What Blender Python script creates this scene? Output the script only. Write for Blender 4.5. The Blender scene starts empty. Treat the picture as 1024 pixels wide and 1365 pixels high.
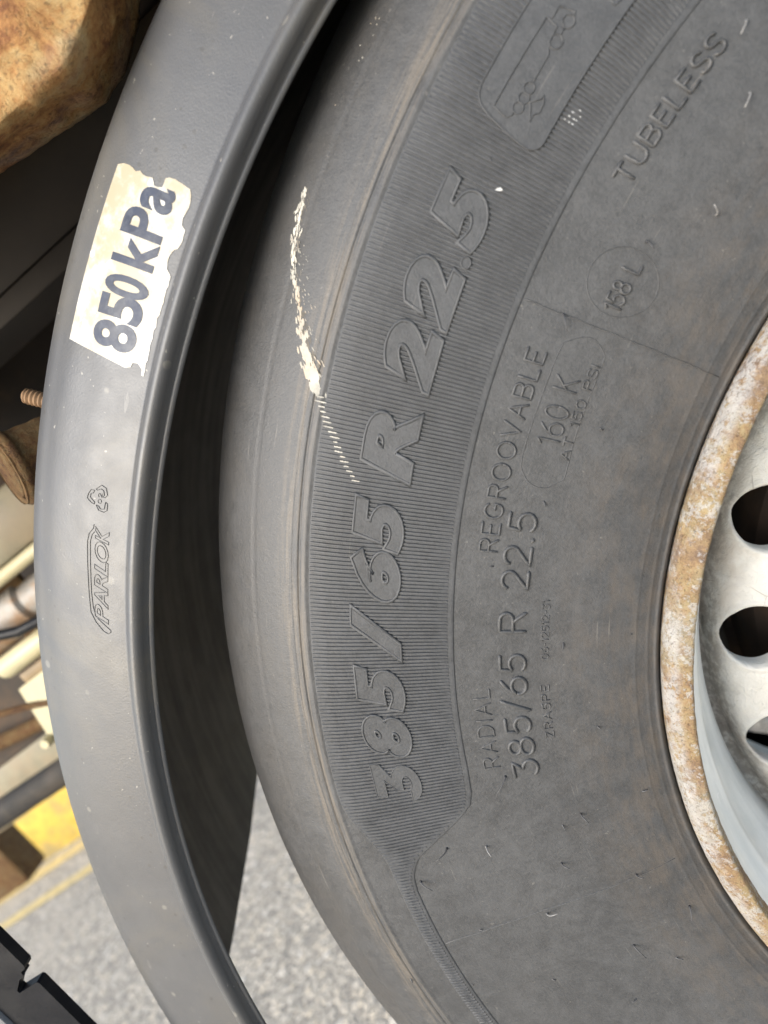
import bpy, bmesh, math, random
import numpy as np
from mathutils import Vector, Matrix, noise
from mathutils.geometry import delaunay_2d_cdt

# ------------------------------------------------------------------ camera, sky, sun, exposure
scene = bpy.context.scene
COL = scene.collection
HC = 0.53                                   # height of the wheel centre above the ground

cam_d = bpy.data.cameras.new('camera')
cam_d.sensor_fit = 'HORIZONTAL'
cam_d.sensor_width = 36.0
cam_d.lens = 36.0 * 894.12 / 1024.0
cam_d.clip_start = 0.01
cam_d.clip_end = 500.0
cam_d.dof.use_dof = True
cam_d.dof.focus_distance = 0.345
cam_d.dof.aperture_fstop = 7.5
cam = bpy.data.objects.new('camera', cam_d)
COL.objects.link(cam)
_r = Vector((0.79337643, 0.05462268, -0.60627568))
_d = Vector((-0.57845074, -0.24256285, -0.77881834))
_f = Vector((-0.1896011, 0.96859673, -0.16084712))
cam.matrix_world = Matrix((
    (_r.x, -_d.x, -_f.x, -0.2566),
    (_r.y, -_d.y, -_f.y, -0.3100),
    (_r.z, -_d.z, -_f.z, 0.3501 + HC),
    (0, 0, 0, 1)))
scene.camera = cam

SUN_EL, SUN_AZ = math.radians(24), math.radians(42)
sun_dir = Vector((-math.cos(SUN_EL) * math.sin(SUN_AZ), -math.cos(SUN_EL) * math.cos(SUN_AZ), math.sin(SUN_EL)))

world = bpy.data.worlds.new('World')
scene.world = world
world.use_nodes = True
wn = world.node_tree
bg = wn.nodes['Background']
sky = wn.nodes.new('ShaderNodeTexSky')
sky.sky_type = 'NISHITA'
sky.sun_disc = False
sky.sun_elevation = SUN_EL
sky.sun_rotation = math.atan2(sun_dir.x, sun_dir.y)
sky.air_density = 1.0
sky.dust_density = 1.6
sky.ozone_density = 1.0
wn.links.new(sky.outputs[0], bg.inputs[0])
bg.inputs[1].default_value = 0.085

sun_l = bpy.data.lights.new('sun', 'SUN')
sun_l.energy = 1.5
sun_l.angle = math.radians(42)
sun_l.color = (1.0, 0.98, 0.95)
sun = bpy.data.objects.new('sun', sun_l)
COL.objects.link(sun)
sun.location = sun_dir * 8
sun.rotation_euler = sun_dir.to_track_quat('Z', 'Y').to_euler()

scene.view_settings.view_transform = 'Standard'
scene.view_settings.look = 'None'
scene.view_settings.gamma = 1.0
scene.view_settings.use_curve_mapping = False
scene.view_settings.exposure = 1.85

# ------------------------------------------------------------------ frames of reference
# Wheel frame: x, y in the plane of the wheel, z along the axle (away from the viewer).
# It is turned about the axle by ROLL against the world; T() gives world axes about the hub.
ROLL = math.radians(37)
CP, SP = math.cos(ROLL), math.sin(ROLL)


def T(p):
    p = np.atleast_2d(np.asarray(p, float))
    return np.c_[CP * p[:, 0] - SP * p[:, 1], p[:, 2], -SP * p[:, 0] - CP * p[:, 1]]


def hermite(xs, ys, x):
    xs, ys = np.asarray(xs, float), np.asarray(ys, float)
    m = np.gradient(ys, xs)
    x = np.asarray(x, float)
    i = np.clip(np.searchsorted(xs, x) - 1, 0, len(xs) - 2)
    h = xs[i + 1] - xs[i]
    t = np.clip((x - xs[i]) / h, 0, 1)
    return ((2 * t**3 - 3 * t * t + 1) * ys[i] + (t**3 - 2 * t * t + t) * h * m[i]
            + (-2 * t**3 + 3 * t * t) * ys[i + 1] + (t**3 - t * t) * h * m[i + 1])


# tyre side wall: depth z against radius r
ZR = [.296, .312, .325, .355, .395, .435, .46, .475, .49, .505, .517, .5246]
ZZ = [.002, -.003, -.0052, -.0068, -.0062, -.0056, -.0046, -.0024, .0035, .0125, .0225, .0314]


def zt(r):
    return hermite(ZR, ZZ, r)


def tyre_pt(th, r, h=0.0):
    """th in degrees, r in metres, h = height above the side wall -> points about the hub, world axes"""
    th, r, h = np.broadcast_arrays(np.asarray(th, float), np.asarray(r, float), np.asarray(h, float))
    th, r, h = th.ravel(), r.ravel(), h.ravel()
    z = zt(r)
    s = (zt(r + 5e-4) - zt(r - 5e-4)) / 1e-3
    n = np.sqrt(1 + s * s)
    rr = r + h * s / n
    zz = z - h / n
    a = np.radians(th)
    return T(np.c_[-rr * np.cos(a), -rr * np.sin(a), zz])


# mudguard face: depth z against its own radius
FR = [.5455, .575, .597, .6085, .6135]
FZ = [.0005, .008, .0175, .026, .034]


def guard_centre(z):
    z = np.clip(z, 0, .034)
    return -.0215 + .03 * z, .0525 + .2 * z


def guard_xyz(al, rho, z):
    al, rho, z = np.broadcast_arrays(np.asarray(al, float), np.asarray(rho, float), np.asarray(z, float))
    al, rho, z = al.ravel(), rho.ravel(), z.ravel()
    cx, cy = guard_centre(z)
    a = np.radians(al)
    return T(np.c_[cx - rho * np.cos(a), cy - rho * np.sin(a), z])


def guard_pt(al, rho, h=0.0):
    rho = np.asarray(rho, float)
    z = hermite(FR, FZ, rho)
    s = (hermite(FR, FZ, rho + 1e-3) - hermite(FR, FZ, rho - 1e-3)) / 2e-3
    n = np.sqrt(1 + s * s)
    return guard_xyz(al, rho + h * s / n, z - h / n)


# ------------------------------------------------------------------ object helpers
HUB = Vector((0, 0, HC))


def empty(name, loc, label, cat, group=None):
    o = bpy.data.objects.new(name, None)
    o.empty_display_size = .05
    o.location = loc
    o['label'] = label
    o['category'] = cat
    if group:
        o['group'] = group
    COL.objects.link(o)
    return o


def tag(o, label, cat, group=None):
    o['label'] = label
    o['category'] = cat
    if group:
        o['group'] = group
    return o


def add(name, verts, faces, mat, parent=None, smooth=True, sharp=None, origin=None):
    """verts are about the hub in world axes; linked as ONE mesh object"""
    v = np.asarray(verts, float).reshape(-1, 3)
    if parent is None:
        w = v + np.array(HUB)
        if origin is None:
            origin = ((w[:, 0].min() + w[:, 0].max()) / 2, (w[:, 1].min() + w[:, 1].max()) / 2, w[:, 2].min())
        v = w - np.array(origin)
        loc = Vector(origin)
    else:
        p = parent
        off = Vector((0, 0, 0))
        while p is not None:
            off += p.location
            p = p.parent
        loc = HUB - off
    me = bpy.data.meshes.new(name)
    me.from_pydata(v.tolist(), [], [tuple(int(i) for i in f) for f in faces])
    me.validate()
    me.update()
    if smooth:
        me.shade_smooth()
        if sharp:
            me.set_sharp_from_angle(angle=math.radians(sharp))
    o = bpy.data.objects.new(name, me)
    o.location = loc
    if parent is not None:
        o.parent = parent
    if mat:
        me.materials.append(mat)
    COL.objects.link(o)
    return o


def grid_faces(nu, nv, wrap_u=False, wrap_v=False):
    """vertex index = u*nv + v"""
    u = np.arange(nu if wrap_u else nu - 1)
    v = np.arange(nv if wrap_v else nv - 1)
    U, V = np.meshgrid(u, v, indexing='ij')
    U, V = U.ravel(), V.ravel()
    U2, V2 = (U + 1) % nu, (V + 1) % nv
    return np.c_[U * nv + V, U2 * nv + V, U2 * nv + V2, U * nv + V2].tolist()


def lathe(profile, segs=360, jitter=None):
    """profile of (r, z) about the axle"""
    pr = np.asarray(profile, float)
    th = np.linspace(0, 2 * np.pi, segs, endpoint=False)
    r = np.repeat(pr[None, :, 0], segs, 0)
    z = np.repeat(pr[None, :, 1], segs, 0)
    t = np.repeat(th[:, None], len(pr), 1)
    if jitter is not None:
        dr, dz = jitter(r, t, z)
        r, z = r + dr, z + dz
    P = np.c_[(-r * np.cos(t)).ravel(), (-r * np.sin(t)).ravel(), z.ravel()]
    return T(P), grid_faces(segs, len(pr), wrap_u=True)


class MB:
    def __init__(self):
        self.v, self.f, self.n = [], [], 0

    def add(self, v, f):
        v = np.asarray(v, float).reshape(-1, 3)
        self.v.append(v)
        self.f += [tuple(int(i) + self.n for i in q) for q in f]
        self.n += len(v)

    def build(self, name, mat, parent=None, **k):
        return add(name, np.concatenate(self.v), self.f, mat, parent, **k)


def tube(pts, rad, n=10, cap=True):
    pts = [Vector(p) for p in pts]
    rad = rad if hasattr(rad, '__len__') else [rad] * len(pts)
    V, F = [], []
    ref = None
    for i, p in enumerate(pts):
        t = (pts[min(i + 1, len(pts) - 1)] - pts[max(i - 1, 0)]).normalized()
        if ref is None:
            ref = Vector((0, 0, 1)) if abs(t.z) < .9 else Vector((1, 0, 0))
        a = (ref - t * ref.dot(t)).normalized()
        ref = a
        b = t.cross(a)
        for k in range(n):
            w = 2 * math.pi * k / n
            V.append(p + (a * math.cos(w) + b * math.sin(w)) * rad[i])
    for i in range(len(pts) - 1):
        for k in range(n):
            k2 = (k + 1) % n
            F.append((i * n + k, i * n + k2, (i + 1) * n + k2, (i + 1) * n + k))
    if cap:
        F.append(tuple(range(n - 1, -1, -1)))
        F.append(tuple((len(pts) - 1) * n + k for k in range(n)))
    return [tuple(v) for v in V], F


def box(x0, x1, y0, y1, z0, z1, bev=0.0, seg=2):
    bm = bmesh.new()
    bmesh.ops.create_cube(bm, size=1)
    for v in bm.verts:
        v.co = ((x0 + x1) / 2 + v.co.x * (x1 - x0), (y0 + y1) / 2 + v.co.y * (y1 - y0), (z0 + z1) / 2 + v.co.z * (z1 - z0))
    if bev:
        bmesh.ops.bevel(bm, geom=bm.edges[:], offset=bev, segments=seg, affect='EDGES', profile=.5)
    bm.verts.index_update()
    V = [tuple(v.co) for v in bm.verts]
    F = [tuple(v.index for v in f.verts) for f in bm.faces]
    bm.free()
    return V, F


def ribbon(surf, line, w, h, closed=False):
    """raised rounded line of width w and height h along (a, r) points of a surface; a in degrees"""
    L = np.asarray(line, float)
    if closed and np.allclose(L[0], L[-1]):
        L = L[:-1]
    rm = L[:, 1].mean()
    Q = np.c_[np.radians(L[:, 0]) * rm, L[:, 1]]
    n = len(Q)
    if closed:
        d = np.roll(Q, -1, 0) - np.roll(Q, 1, 0)
    else:
        d = np.gradient(Q, axis=0)
    d /= np.maximum(np.linalg.norm(d, axis=1), 1e-9)[:, None]
    nr = np.c_[-d[:, 1], d[:, 0]]
    sec = [(-.5, -.25), (-.36, .62), (-.14, 1.0), (.14, 1.0), (.36, .62), (.5, -.25)]
    if not closed:                                       # rounded ends: lengthen by a small tip
        Q = np.vstack([Q[0] - d[0] * w * .42, Q, Q[-1] + d[-1] * w * .42])
        nr = np.vstack([nr[0], nr, nr[-1]])
        sc = np.r_[.3, np.ones(n), .3]
        n += 2
    else:
        sc = np.ones(n)
    A, R, H = [], [], []
    for i in range(n):
        for s, k in sec:
            q = Q[i] + nr[i] * s * w * sc[i]
            A.append(math.degrees(q[0] / rm))
            R.append(q[1])
            H.append(h * (k if sc[i] == 1 else min(k, 0.1)))
    return surf(np.array(A), np.array(R), np.array(H)), grid_faces(n, len(sec), wrap_u=closed)


# ------------------------------------------------------------------ materials
class NT:
    def __init__(self, name):
        self.m = bpy.data.materials.new(name)
        self.m.use_nodes = True
        self.t = self.m.node_tree
        self.b = self.t.nodes['Principled BSDF']
        self.out = self.t.nodes['Material Output']
        self._tc = None

    def n(self, typ, **k):
        o = self.t.nodes.new(typ)
        for a, b in k.items():
            setattr(o, a, b)
        return o

    def link(self, a, b):
        self.t.links.new(a, b)

    def setin(self, sock, v):
        if isinstance(v, bpy.types.NodeSocket):
            self.link(v, sock)
        elif v is not None:
            if hasattr(v, '__len__') and len(v) == 3 and sock.type == 'RGBA':
                v = (*v, 1)
            sock.default_value = v

    def co(self):
        if self._tc is None:
            self._tc = self.n('ShaderNodeTexCoord').outputs['Object']
        return self._tc

    def math(self, op, a, b=None, c=None, clamp=False):
        o = self.n('ShaderNodeMath', operation=op, use_clamp=clamp)
        for i, v in enumerate((a, b, c)):
            if v is not None:
                self.setin(o.inputs[i], v)
        return o.outputs[0]

    def polar(self):
        s = self.n('ShaderNodeSeparateXYZ')
        self.link(self.co(), s.inputs[0])
        x, z = s.outputs[0], s.outputs[2]
        r = self.math('SQRT', self.math('ADD', self.math('MULTIPLY', x, x), self.math('MULTIPLY', z, z)))
        return r, self.math('ARCTAN2', z, self.math('MULTIPLY', x, -1.0))

    def comb(self, a, b, c=0.0):
        o = self.n('ShaderNodeCombineXYZ')
        for i, v in enumerate((a, b, c)):
            self.setin(o.inputs[i], v)
        return o.outputs[0]

    def noise(self, scale, detail=4, rough=.55, vec=None, dist=0.0):
        o = self.n('ShaderNodeTexNoise')
        self.link(vec or self.co(), o.inputs['Vector'])
        o.inputs['Scale'].default_value = scale
        o.inputs['Detail'].default_value = detail
        o.inputs['Roughness'].default_value = rough
        o.inputs['Distortion'].default_value = dist
        return o.outputs['Fac']

    def voro(self, scale, feature='F1', vec=None, out='Distance', rnd=1.0):
        o = self.n('ShaderNodeTexVoronoi', feature=feature)
        self.link(vec or self.co(), o.inputs['Vector'])
        o.inputs['Scale'].default_value = scale
        o.inputs['Randomness'].default_value = rnd
        return o.outputs[out]

    def ramp(self, fac, lo, hi, a=0.0, b=1.0, mode='SMOOTHSTEP'):
        o = self.n('ShaderNodeMapRange', interpolation_type=mode, clamp=True)
        self.setin(o.inputs['Value'], fac)
        for k, v in zip(('From Min', 'From Max', 'To Min', 'To Max'), (lo, hi, a, b)):
            o.inputs[k].default_value = v
        return o.outputs['Result']

    def mix(self, fac, a, b, mode='MIX'):
        o = self.n('ShaderNodeMix', data_type='RGBA', blend_type=mode)
        self.setin(o.inputs['Factor'], fac)
        self.setin(o.inputs['A'] if 0 else o.inputs[6], a)
        self.setin(o.inputs[7], b)
        return o.outputs[2]

    def colramp(self, fac, stops):
        o = self.n('ShaderNodeValToRGB')
        self.setin(o.inputs[0], fac)
        e = o.color_ramp.elements
        while len(e) < len(stops):
            e.new(.5)
        for k, (p, c) in enumerate(stops):
            e[k].position = p
            e[k].color = (*c, 1)
        return o.outputs[0]

    def bump(self, hts, dist=.001):
        """hts: list of (height socket, strength, distance)"""
        prev = None
        for h, s, d in hts:
            o = self.n('ShaderNodeBump')
            o.inputs['Strength'].default_value = s
            o.inputs['Distance'].default_value = d
            self.setin(o.inputs['Height'], h)
            if prev is not None:
                self.link(prev, o.inputs['Normal'])
            prev = o.outputs[0]
        self.link(prev, self.b.inputs['Normal'])

    def done(self, col, rough=.6, spec=.4, metal=0.0, coat=0.0):
        self.setin(self.b.inputs['Base Color'], col)
        self.setin(self.b.inputs['Roughness'], rough)
        self.setin(self.b.inputs['Specular IOR Level'], spec)
        self.setin(self.b.inputs['Metallic'], metal)
        self.setin(self.b.inputs['Coat Weight'], coat)
        return self.m


def mat_rubber(name, base=.056, tint=(.97, .99, 1.02), dust=1.0):
    m = NT(name)
    r, th = m.polar()
    ring = m.comb(m.math('MULTIPLY', r, 260.0), m.math('MULTIPLY', th, 14.0))
    n1 = m.noise(14, 6, .6)
    n2 = m.noise(120, 6, .65)
    n3 = m.noise(700, 4, .6)
    v = m.math('ADD', m.math('ADD', m.math('MULTIPLY', n1, .28), m.math('MULTIPLY', n2, .34)), m.math('MULTIPLY', n3, .38))
    c0 = tuple(base * .74 * t for t in tint)
    c1 = tuple(base * 1.28 * t for t in tint)
    col = m.mix(m.ramp(v, .34, .66), c0, c1)
    # brown road film: beside the rim and in the shoulder grooves
    streak = m.noise(1.0, 6, .7, vec=ring)
    mot = m.math('ADD', m.math('MULTIPLY', streak, .45), m.math('MULTIPLY', m.noise(55, 7, .7), .55))
    bead = m.math('MULTIPLY', m.ramp(r, .372, .302), m.ramp(mot, .40, .64))
    col = m.mix(m.math('MULTIPLY', bead, .62 * dust), col, (.105, .086, .068))
    film = m.ramp(m.noise(9, 5, .65, dist=.8), .46, .70)
    col = m.mix(m.math('MULTIPLY', film, .06 * dust), col, (.088, .080, .070))
    g = m.math('MULTIPLY', m.ramp(r, .4705, .4745), m.ramp(r, .490, .478))
    g = m.math('MULTIPLY', g, m.ramp(m.noise(1.0, 7, .72, vec=m.comb(m.math('MULTIPLY', r, 420.0), m.math('MULTIPLY', th, 9.0))), .42, .62))
    col = m.mix(m.math('MULTIPLY', g, .55 * dust), col, (.155, .130, .100))
    # scuffed, greyer shoulder with grain
    sh = m.math('MULTIPLY', m.ramp(r, .484, .502), m.ramp(m.math('ADD', m.math('MULTIPLY', m.noise(40, 6, .7), .6), m.math('MULTIPLY', n3, .4)), .44, .62))
    col = m.mix(m.math('MULTIPLY', sh, .6 * dust), col, (.064, .060, .055))
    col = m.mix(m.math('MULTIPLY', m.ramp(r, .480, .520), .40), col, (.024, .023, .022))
    # scratches and dust specks
    sp = m.ramp(m.noise(420, 2, .5), .71, .77)
    col = m.mix(m.math('MULTIPLY', sp, .35 * dust), col, (.18, .17, .155))
    gate = m.ramp(m.noise(26, 4), .50, .64)
    scr = m.math('MULTIPLY', m.ramp(m.noise(1.0, 3, .5, vec=m.comb(m.math('MULTIPLY', r, 900.0), m.math('MULTIPLY', th, 9.0))), .66, .74), gate)
    col = m.mix(m.math('MULTIPLY', scr, .5 * dust), col, (.19, .175, .155))
    scr2 = m.math('MULTIPLY', m.ramp(m.noise(1.0, 3, .5, vec=m.comb(m.math('ADD', m.math('MULTIPLY', r, 380.0), m.math('MULTIPLY', th, 160.0)), m.math('ADD', m.math('MULTIPLY', r, -60.0), m.math('MULTIPLY', th, 30.0)))), .70, .76), m.ramp(m.noise(19, 3), .54, .66))
    col = m.mix(m.math('MULTIPLY', scr2, .4 * dust), col, (.17, .16, .15))
    rough = m.ramp(v, .35, .65, .44, .62)
    m.bump([(m.noise(1000, 4, .65), .42, .0005), (m.noise(260, 5, .65), .28, .0009)])
    return m.done(col, rough, .45)


def mat_plain(name, col, rough=.6, spec=.4, var=.2, sc=30, bump=.15, bsc=300, bdist=.0006, dirt=None, dirt_amt=.5, dirt_sc=12, metal=0.0):
    m = NT(name)
    n1 = m.noise(sc, 5, .6)
    c = m.mix(m.ramp(n1, .3, .7), tuple(x * (1 - var) for x in col), tuple(min(1, x * (1 + var)) for x in col))
    if dirt:
        c = m.mix(m.math('MULTIPLY', m.ramp(m.noise(dirt_sc, 6, .65), .46, .66), dirt_amt), c, dirt)
    m.bump([(m.noise(bsc, 4, .6), bump, bdist)])
    return m.done(c, m.ramp(n1, .3, .7, max(0, rough - .08), min(1, rough + .08)), spec, metal)


def mat_guard():
    m = NT('weathered_black_plastic')
    n1 = m.noise(9, 5, .6)
    n2 = m.noise(60, 5, .6)
    col = m.mix(m.ramp(n1, .3, .7), (.060, .062, .066), (.076, .077, .079))
    # ochre dust film
    col = m.mix(m.math('MULTIPLY', m.ramp(m.noise(8, 7, .7, dist=.9), .48, .72), .40), col, (.115, .103, .078))
    sp = m.ramp(m.voro(140), .19, .12)
    gate = m.ramp(m.noise(40, 3), .52, .60)
    col = m.mix(m.math('MULTIPLY', m.math('MULTIPLY', sp, gate), .7), col, (.05, .048, .045))
    sp2 = m.ramp(m.noise(330, 2), .72, .76)
    col = m.mix(m.math('MULTIPLY', sp2, .5), col, (.36, .34, .30))
    drop = m.math('MULTIPLY', m.ramp(m.voro(75), .20, .13), m.ramp(m.noise(18, 3), .54, .62))
    col = m.mix(m.math('MULTIPLY', drop, .55), col, (.20, .19, .165))
    scr = m.math('MULTIPLY', m.ramp(m.noise(1.0, 2, .5, vec=m.comb(m.math('MULTIPLY', m.polar()[0], 260.0), m.math('MULTIPLY', m.polar()[1], 26.0))), .70, .74), m.ramp(m.noise(14, 2), .55, .65))
    col = m.mix(m.math('MULTIPLY', scr, .35), col, (.30, .29, .27))
    m.bump([(m.noise(900, 3, .6), .24, .0005), (m.noise(170, 4, .6), .07, .0012)])
    return m.done(col, m.ramp(n2, .3, .7, .42, .50), .55)


def mat_rust(name, pale=.35, scale=1.0, bright=1.0, white=0.0, warm=1.0, cracks=.4):
    m = NT(name)
    n1 = m.noise(16 * scale, 9, .68, dist=.6)
    n2 = m.noise(80 * scale, 9, .72)
    n3 = m.noise(6 * scale, 5, .6, dist=1.0)
    v = m.math('ADD', m.math('MULTIPLY', n1, .55), m.math('MULTIPLY', n2, .45))
    b, w_ = bright, warm
    col = m.colramp(v, [(.30, (.05 * b, .028 * b, .018 * b)), (.41, (.20 * b, .085 * b * w_, .034 * b * w_)), (.49, (.37 * b, .195 * b * w_, .070 * b * w_)), (.57, (.43 * b, .290 * b * w_, .125 * b * w_)), (.70, (.30 * b, .25 * b, .18 * b))])
    col = m.mix(m.math('MULTIPLY', m.ramp(n3, .47, .64), pale), col, (.235 * b, .245 * b, .245 * b))
    flake = m.ramp(m.voro(34 * scale, 'DISTANCE_TO_EDGE', vec=m.n('ShaderNodeTexCoord').outputs['Object']), .05, .0)
    crack = m.math('MULTIPLY', flake, m.ramp(m.noise(20 * scale, 3), .50, .60))
    col = m.mix(m.math('MULTIPLY', crack, cracks), col, (.06 * b, .034 * b, .022 * b))
    hts = [(m.noise(38 * scale, 9, .7, dist=.8), .95, .006), (m.noise(300 * scale, 6, .7), .7, .0012), (m.math('SUBTRACT', 1.0, crack), .5 * cracks, .001)]
    if white:
        wn_ = m.math('ADD', m.math('MULTIPLY', m.noise(45, 8, .75), .5), m.math('MULTIPLY', m.noise(330, 6, .75), .5))
        wm = m.ramp(wn_, .515, .545)
        r_, _t = m.polar()
        band = m.math('MULTIPLY', m.ramp(r_, .2905, .2955), m.ramp(m.noise(30, 7, .72), .42, .54))
        wm = m.math('MAXIMUM', m.math('MULTIPLY', wm, .8), m.math('MULTIPLY', band, m.ramp(m.noise(260, 5, .7), .38, .50)))
        col = m.mix(.30, col, (.34, .285, .225))
        col = m.mix(m.math('MULTIPLY', wm, white), col, (.50, .50, .495))
        hts.append((wm, .5, .0004))
    pit = m.ramp(m.noise(230 * scale, 5, .65), .36, .46)
    col = m.mix(m.math('SUBTRACT', .45, m.math('MULTIPLY', pit, .45)), col, (.05, .034, .025))
    m.bump(hts)
    return m.done(col, .80, .3)


def mat_disc():
    m = NT('cream_wheel_paint')
    r, th = m.polar()
    n1 = m.noise(28, 5, .6)
    col = m.mix(m.ramp(n1, .3, .7), (.64, .62, .565), (.73, .71, .66))
    st = m.math('MULTIPLY', m.ramp(r, .222, .243), m.ramp(m.noise(45, 6, .65), .36, .62))
    st = m.math('MULTIPLY', st, m.ramp(m.noise(9, 2), .40, .60))
    col = m.mix(m.math('MULTIPLY', st, .45), col, (.36, .27, .20))
    ed = m.math('MULTIPLY', m.ramp(r, .2405, .2455), m.ramp(m.noise(160, 5, .7), .40, .55))
    col = m.mix(m.math('MULTIPLY', ed, .5), col, (.16, .12, .09))
    cr = m.ramp(m.voro(26, 'DISTANCE_TO_EDGE'), .012, .0)
    cr = m.math('MULTIPLY', cr, m.ramp(m.noise(20, 2), .52, .6))
    col = m.mix(m.math('MULTIPLY', cr, .55), col, (.20, .16, .12))
    m.bump([(m.noise(210, 5, .6, dist=1.8), .75, .0016), (m.noise(60, 3), .2, .002)])
    return m.done(col, m.ramp(n1, .3, .7, .35, .5), .45)


def mat_barrel():
    m = NT('grey_white_barrel_paint')
    r, th = m.polar()
    s = m.noise(1.0, 5, .6, vec=m.comb(m.math('MULTIPLY', r, 160.0), m.math('MULTIPLY', th, 5.0)))
    col = m.mix(m.ramp(s, .3, .7), (.58, .60, .585), (.72, .73, .715))
    sp = m.ramp(m.noise(230, 3, .6), .66, .72)
    col = m.mix(m.math('MULTIPLY', sp, m.ramp(r, .262, .282)), col, (.72, .72, .71))
    m.bump([(m.noise(260, 4), .18, .0008)])
    return m.done(col, .32, .5)


def mat_sticker():
    m = NT('sticker_film')
    n1 = m.noise(34, 6, .65)
    s = m.n('ShaderNodeSeparateXYZ')
    m.link(m.co(), s.inputs[0])
    up = m.ramp(s.outputs[2], .385, .475)
    amt = m.math('MULTIPLY', m.ramp(m.math('ADD', m.math('MULTIPLY', n1, .7), m.math('MULTIPLY', m.noise(220, 4, .6), .3)), .36, .58), m.ramp(up, 0, 1, .38, 1.0))
    col = m.mix(amt, (.50, .50, .49), (.33, .285, .195))
    blob = m.ramp(m.voro(150), .30, .20)
    col = m.mix(m.math('MULTIPLY', blob, m.ramp(m.noise(60, 2), .5, .6)), col, (.56, .555, .545))
    m.bump([(m.noise(140, 4), .12, .0006)])
    return m.done(col, .42, .5)


def mat_asphalt():
    m = NT('asphalt')
    big = m.noise(2.5, 4, .6)
    v = m.voro(62, out='Color')
    sep = m.n('ShaderNodeSeparateColor')
    m.link(v, sep.inputs[0])
    stone = m.colramp(sep.outputs[0], [(.0, (.20, .18, .15)), (.30, (.48, .43, .345)), (.60, (.66, .59, .48)), (.85, (.78, .66, .48)), (1.0, (.85, .79, .69))])
    edge = m.ramp(m.voro(62, 'DISTANCE_TO_EDGE'), .02, .16)
    col = m.mix(edge, (.13, .12, .105), stone)
    fine = m.noise(150, 4, .7)
    col = m.mix(.35, col, m.mix(m.ramp(fine, .35, .65), (.22, .205, .18), (.66, .61, .53)))
    col = m.mix(m.math('MULTIPLY', m.ramp(big, .4, .7), .3), col, (.52, .465, .385))
    m.bump([(edge, .5, .006), (fine, .4, .004)])
    return m.done(col, .85, .25)


M = {}
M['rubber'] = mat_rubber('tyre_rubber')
M['rib'] = mat_rubber('tyre_rubber_ribbed', base=.056, tint=(.95, .985, 1.04), dust=.6)
M['tread'] = mat_plain('tread_rubber', (.03, .029, .028), .8, .3, dirt=(.08, .065, .05))
M['hair'] = mat_plain('spew_rubber', (.055, .055, .057), .5, .5)
M['hair_lit'] = mat_plain('spew_rubber_lit', (.20, .195, .19), .5, .5)  # lighter copy of the spew rubber: light on the hairs put into the colour
M['paint_scuff'] = mat_plain('scuffed_paint', (.40, .385, .34), .75, .25, sc=120, var=.35, dirt=(.30, .20, .11), dirt_amt=.9, dirt_sc=30)
M['smear'] = mat_plain('chalky_smear', (.13, .118, .10), .8, .2, sc=90, var=.4)
M['white_paint'] = mat_plain('white_mark', (.45, .45, .44), .6, .3)
M['guard'] = mat_guard()
M['guard_edge'] = mat_guard()


def mat_guard_inside():
    m = NT('mudguard_inside_dust')
    r, th = m.polar()
    s = m.n('ShaderNodeSeparateXYZ')
    m.link(m.co(), s.inputs[0])
    st = m.noise(1.0, 5, .65, vec=m.comb(m.math('MULTIPLY', s.outputs[1], 60.0), m.math('MULTIPLY', th, 3.0)))
    st2 = m.noise(40, 5, .65)
    col = m.mix(m.ramp(m.math('ADD', m.math('MULTIPLY', st, .7), m.math('MULTIPLY', st2, .3)), .36, .64), (.11, .104, .096), (.19, .178, .16))
    m.bump([(m.noise(300, 4), .3, .001)])
    return m.done(col, .75, .3)


M['guard_inside'] = mat_guard_inside()
M['sticker'] = mat_sticker()
M['ink'] = mat_plain('navy_ink', (.014, .021, .042), .45, .4, sc=90, var=.3, dirt=(.07, .08, .10), dirt_amt=.5, dirt_sc=160)
M['rim_rust'] = mat_rust('rim_rust', pale=.30, scale=2.8, bright=.86, white=.75, warm=1.12, cracks=.0)
M['beam_rust'] = mat_rust('beam_rust', pale=.38, scale=1.5, bright=1.05, warm=1.0, cracks=.12)
M['tube_rust'] = mat_rust('tube_rust', pale=.10, scale=3.0, bright=.42)
M['stud_rust'] = mat_plain('stud_rust', (.19, .115, .062), .7, .3, sc=120)
M['disc'] = mat_disc()
M['barrel'] = mat_barrel()
M['drum'] = mat_plain('drum_iron', (.035, .026, .02), .8, .2, dirt=(.09, .05, .03))
M['chassis'] = mat_plain('chassis_paint', (.040, .035, .031), .7, .3, dirt=(.055, .046, .038), sc=8)
M['dark_steel'] = mat_plain('dark_steel', (.05, .042, .036), .75, .3, dirt=(.12, .075, .045), sc=8)
M['khaki'] = mat_plain('khaki_paint', (.20, .18, .12), .5, .4, dirt=(.24, .17, .10), dirt_sc=9)
M['cream'] = mat_plain('cream_paint', (.46, .42, .27), .45, .4, var=.08, dirt=(.45, .36, .2), dirt_amt=.35, dirt_sc=14)
M['tan'] = mat_plain('tan_paint', (.24, .175, .10), .55, .4, dirt=(.18, .11, .06), dirt_sc=16)
M['greyw'] = mat_plain('chalky_grey_paint', (.30, .285, .26), .5, .4, dirt=(.30, .17, .08), dirt_amt=.85, dirt_sc=22)
M['flap'] = mat_plain('black_flap_rubber', (.004, .005, .008), .45, .25, dirt=(.03, .03, .03), dirt_amt=.3, dirt_sc=40, bump=.3)
M['flap_grey'] = mat_plain('grey_plate', (.20, .20, .205), .5, .4)
M['yellow'] = mat_plain('yellow_paint', (.46, .32, .05), .6, .3, dirt=(.24, .19, .09), dirt_amt=.85, dirt_sc=6)
M['line'] = mat_plain('road_marking_paint', (.60, .47, .22), .75, .3, dirt=(.45, .38, .26), dirt_amt=.6, dirt_sc=9)
M['asphalt'] = mat_asphalt()

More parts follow.
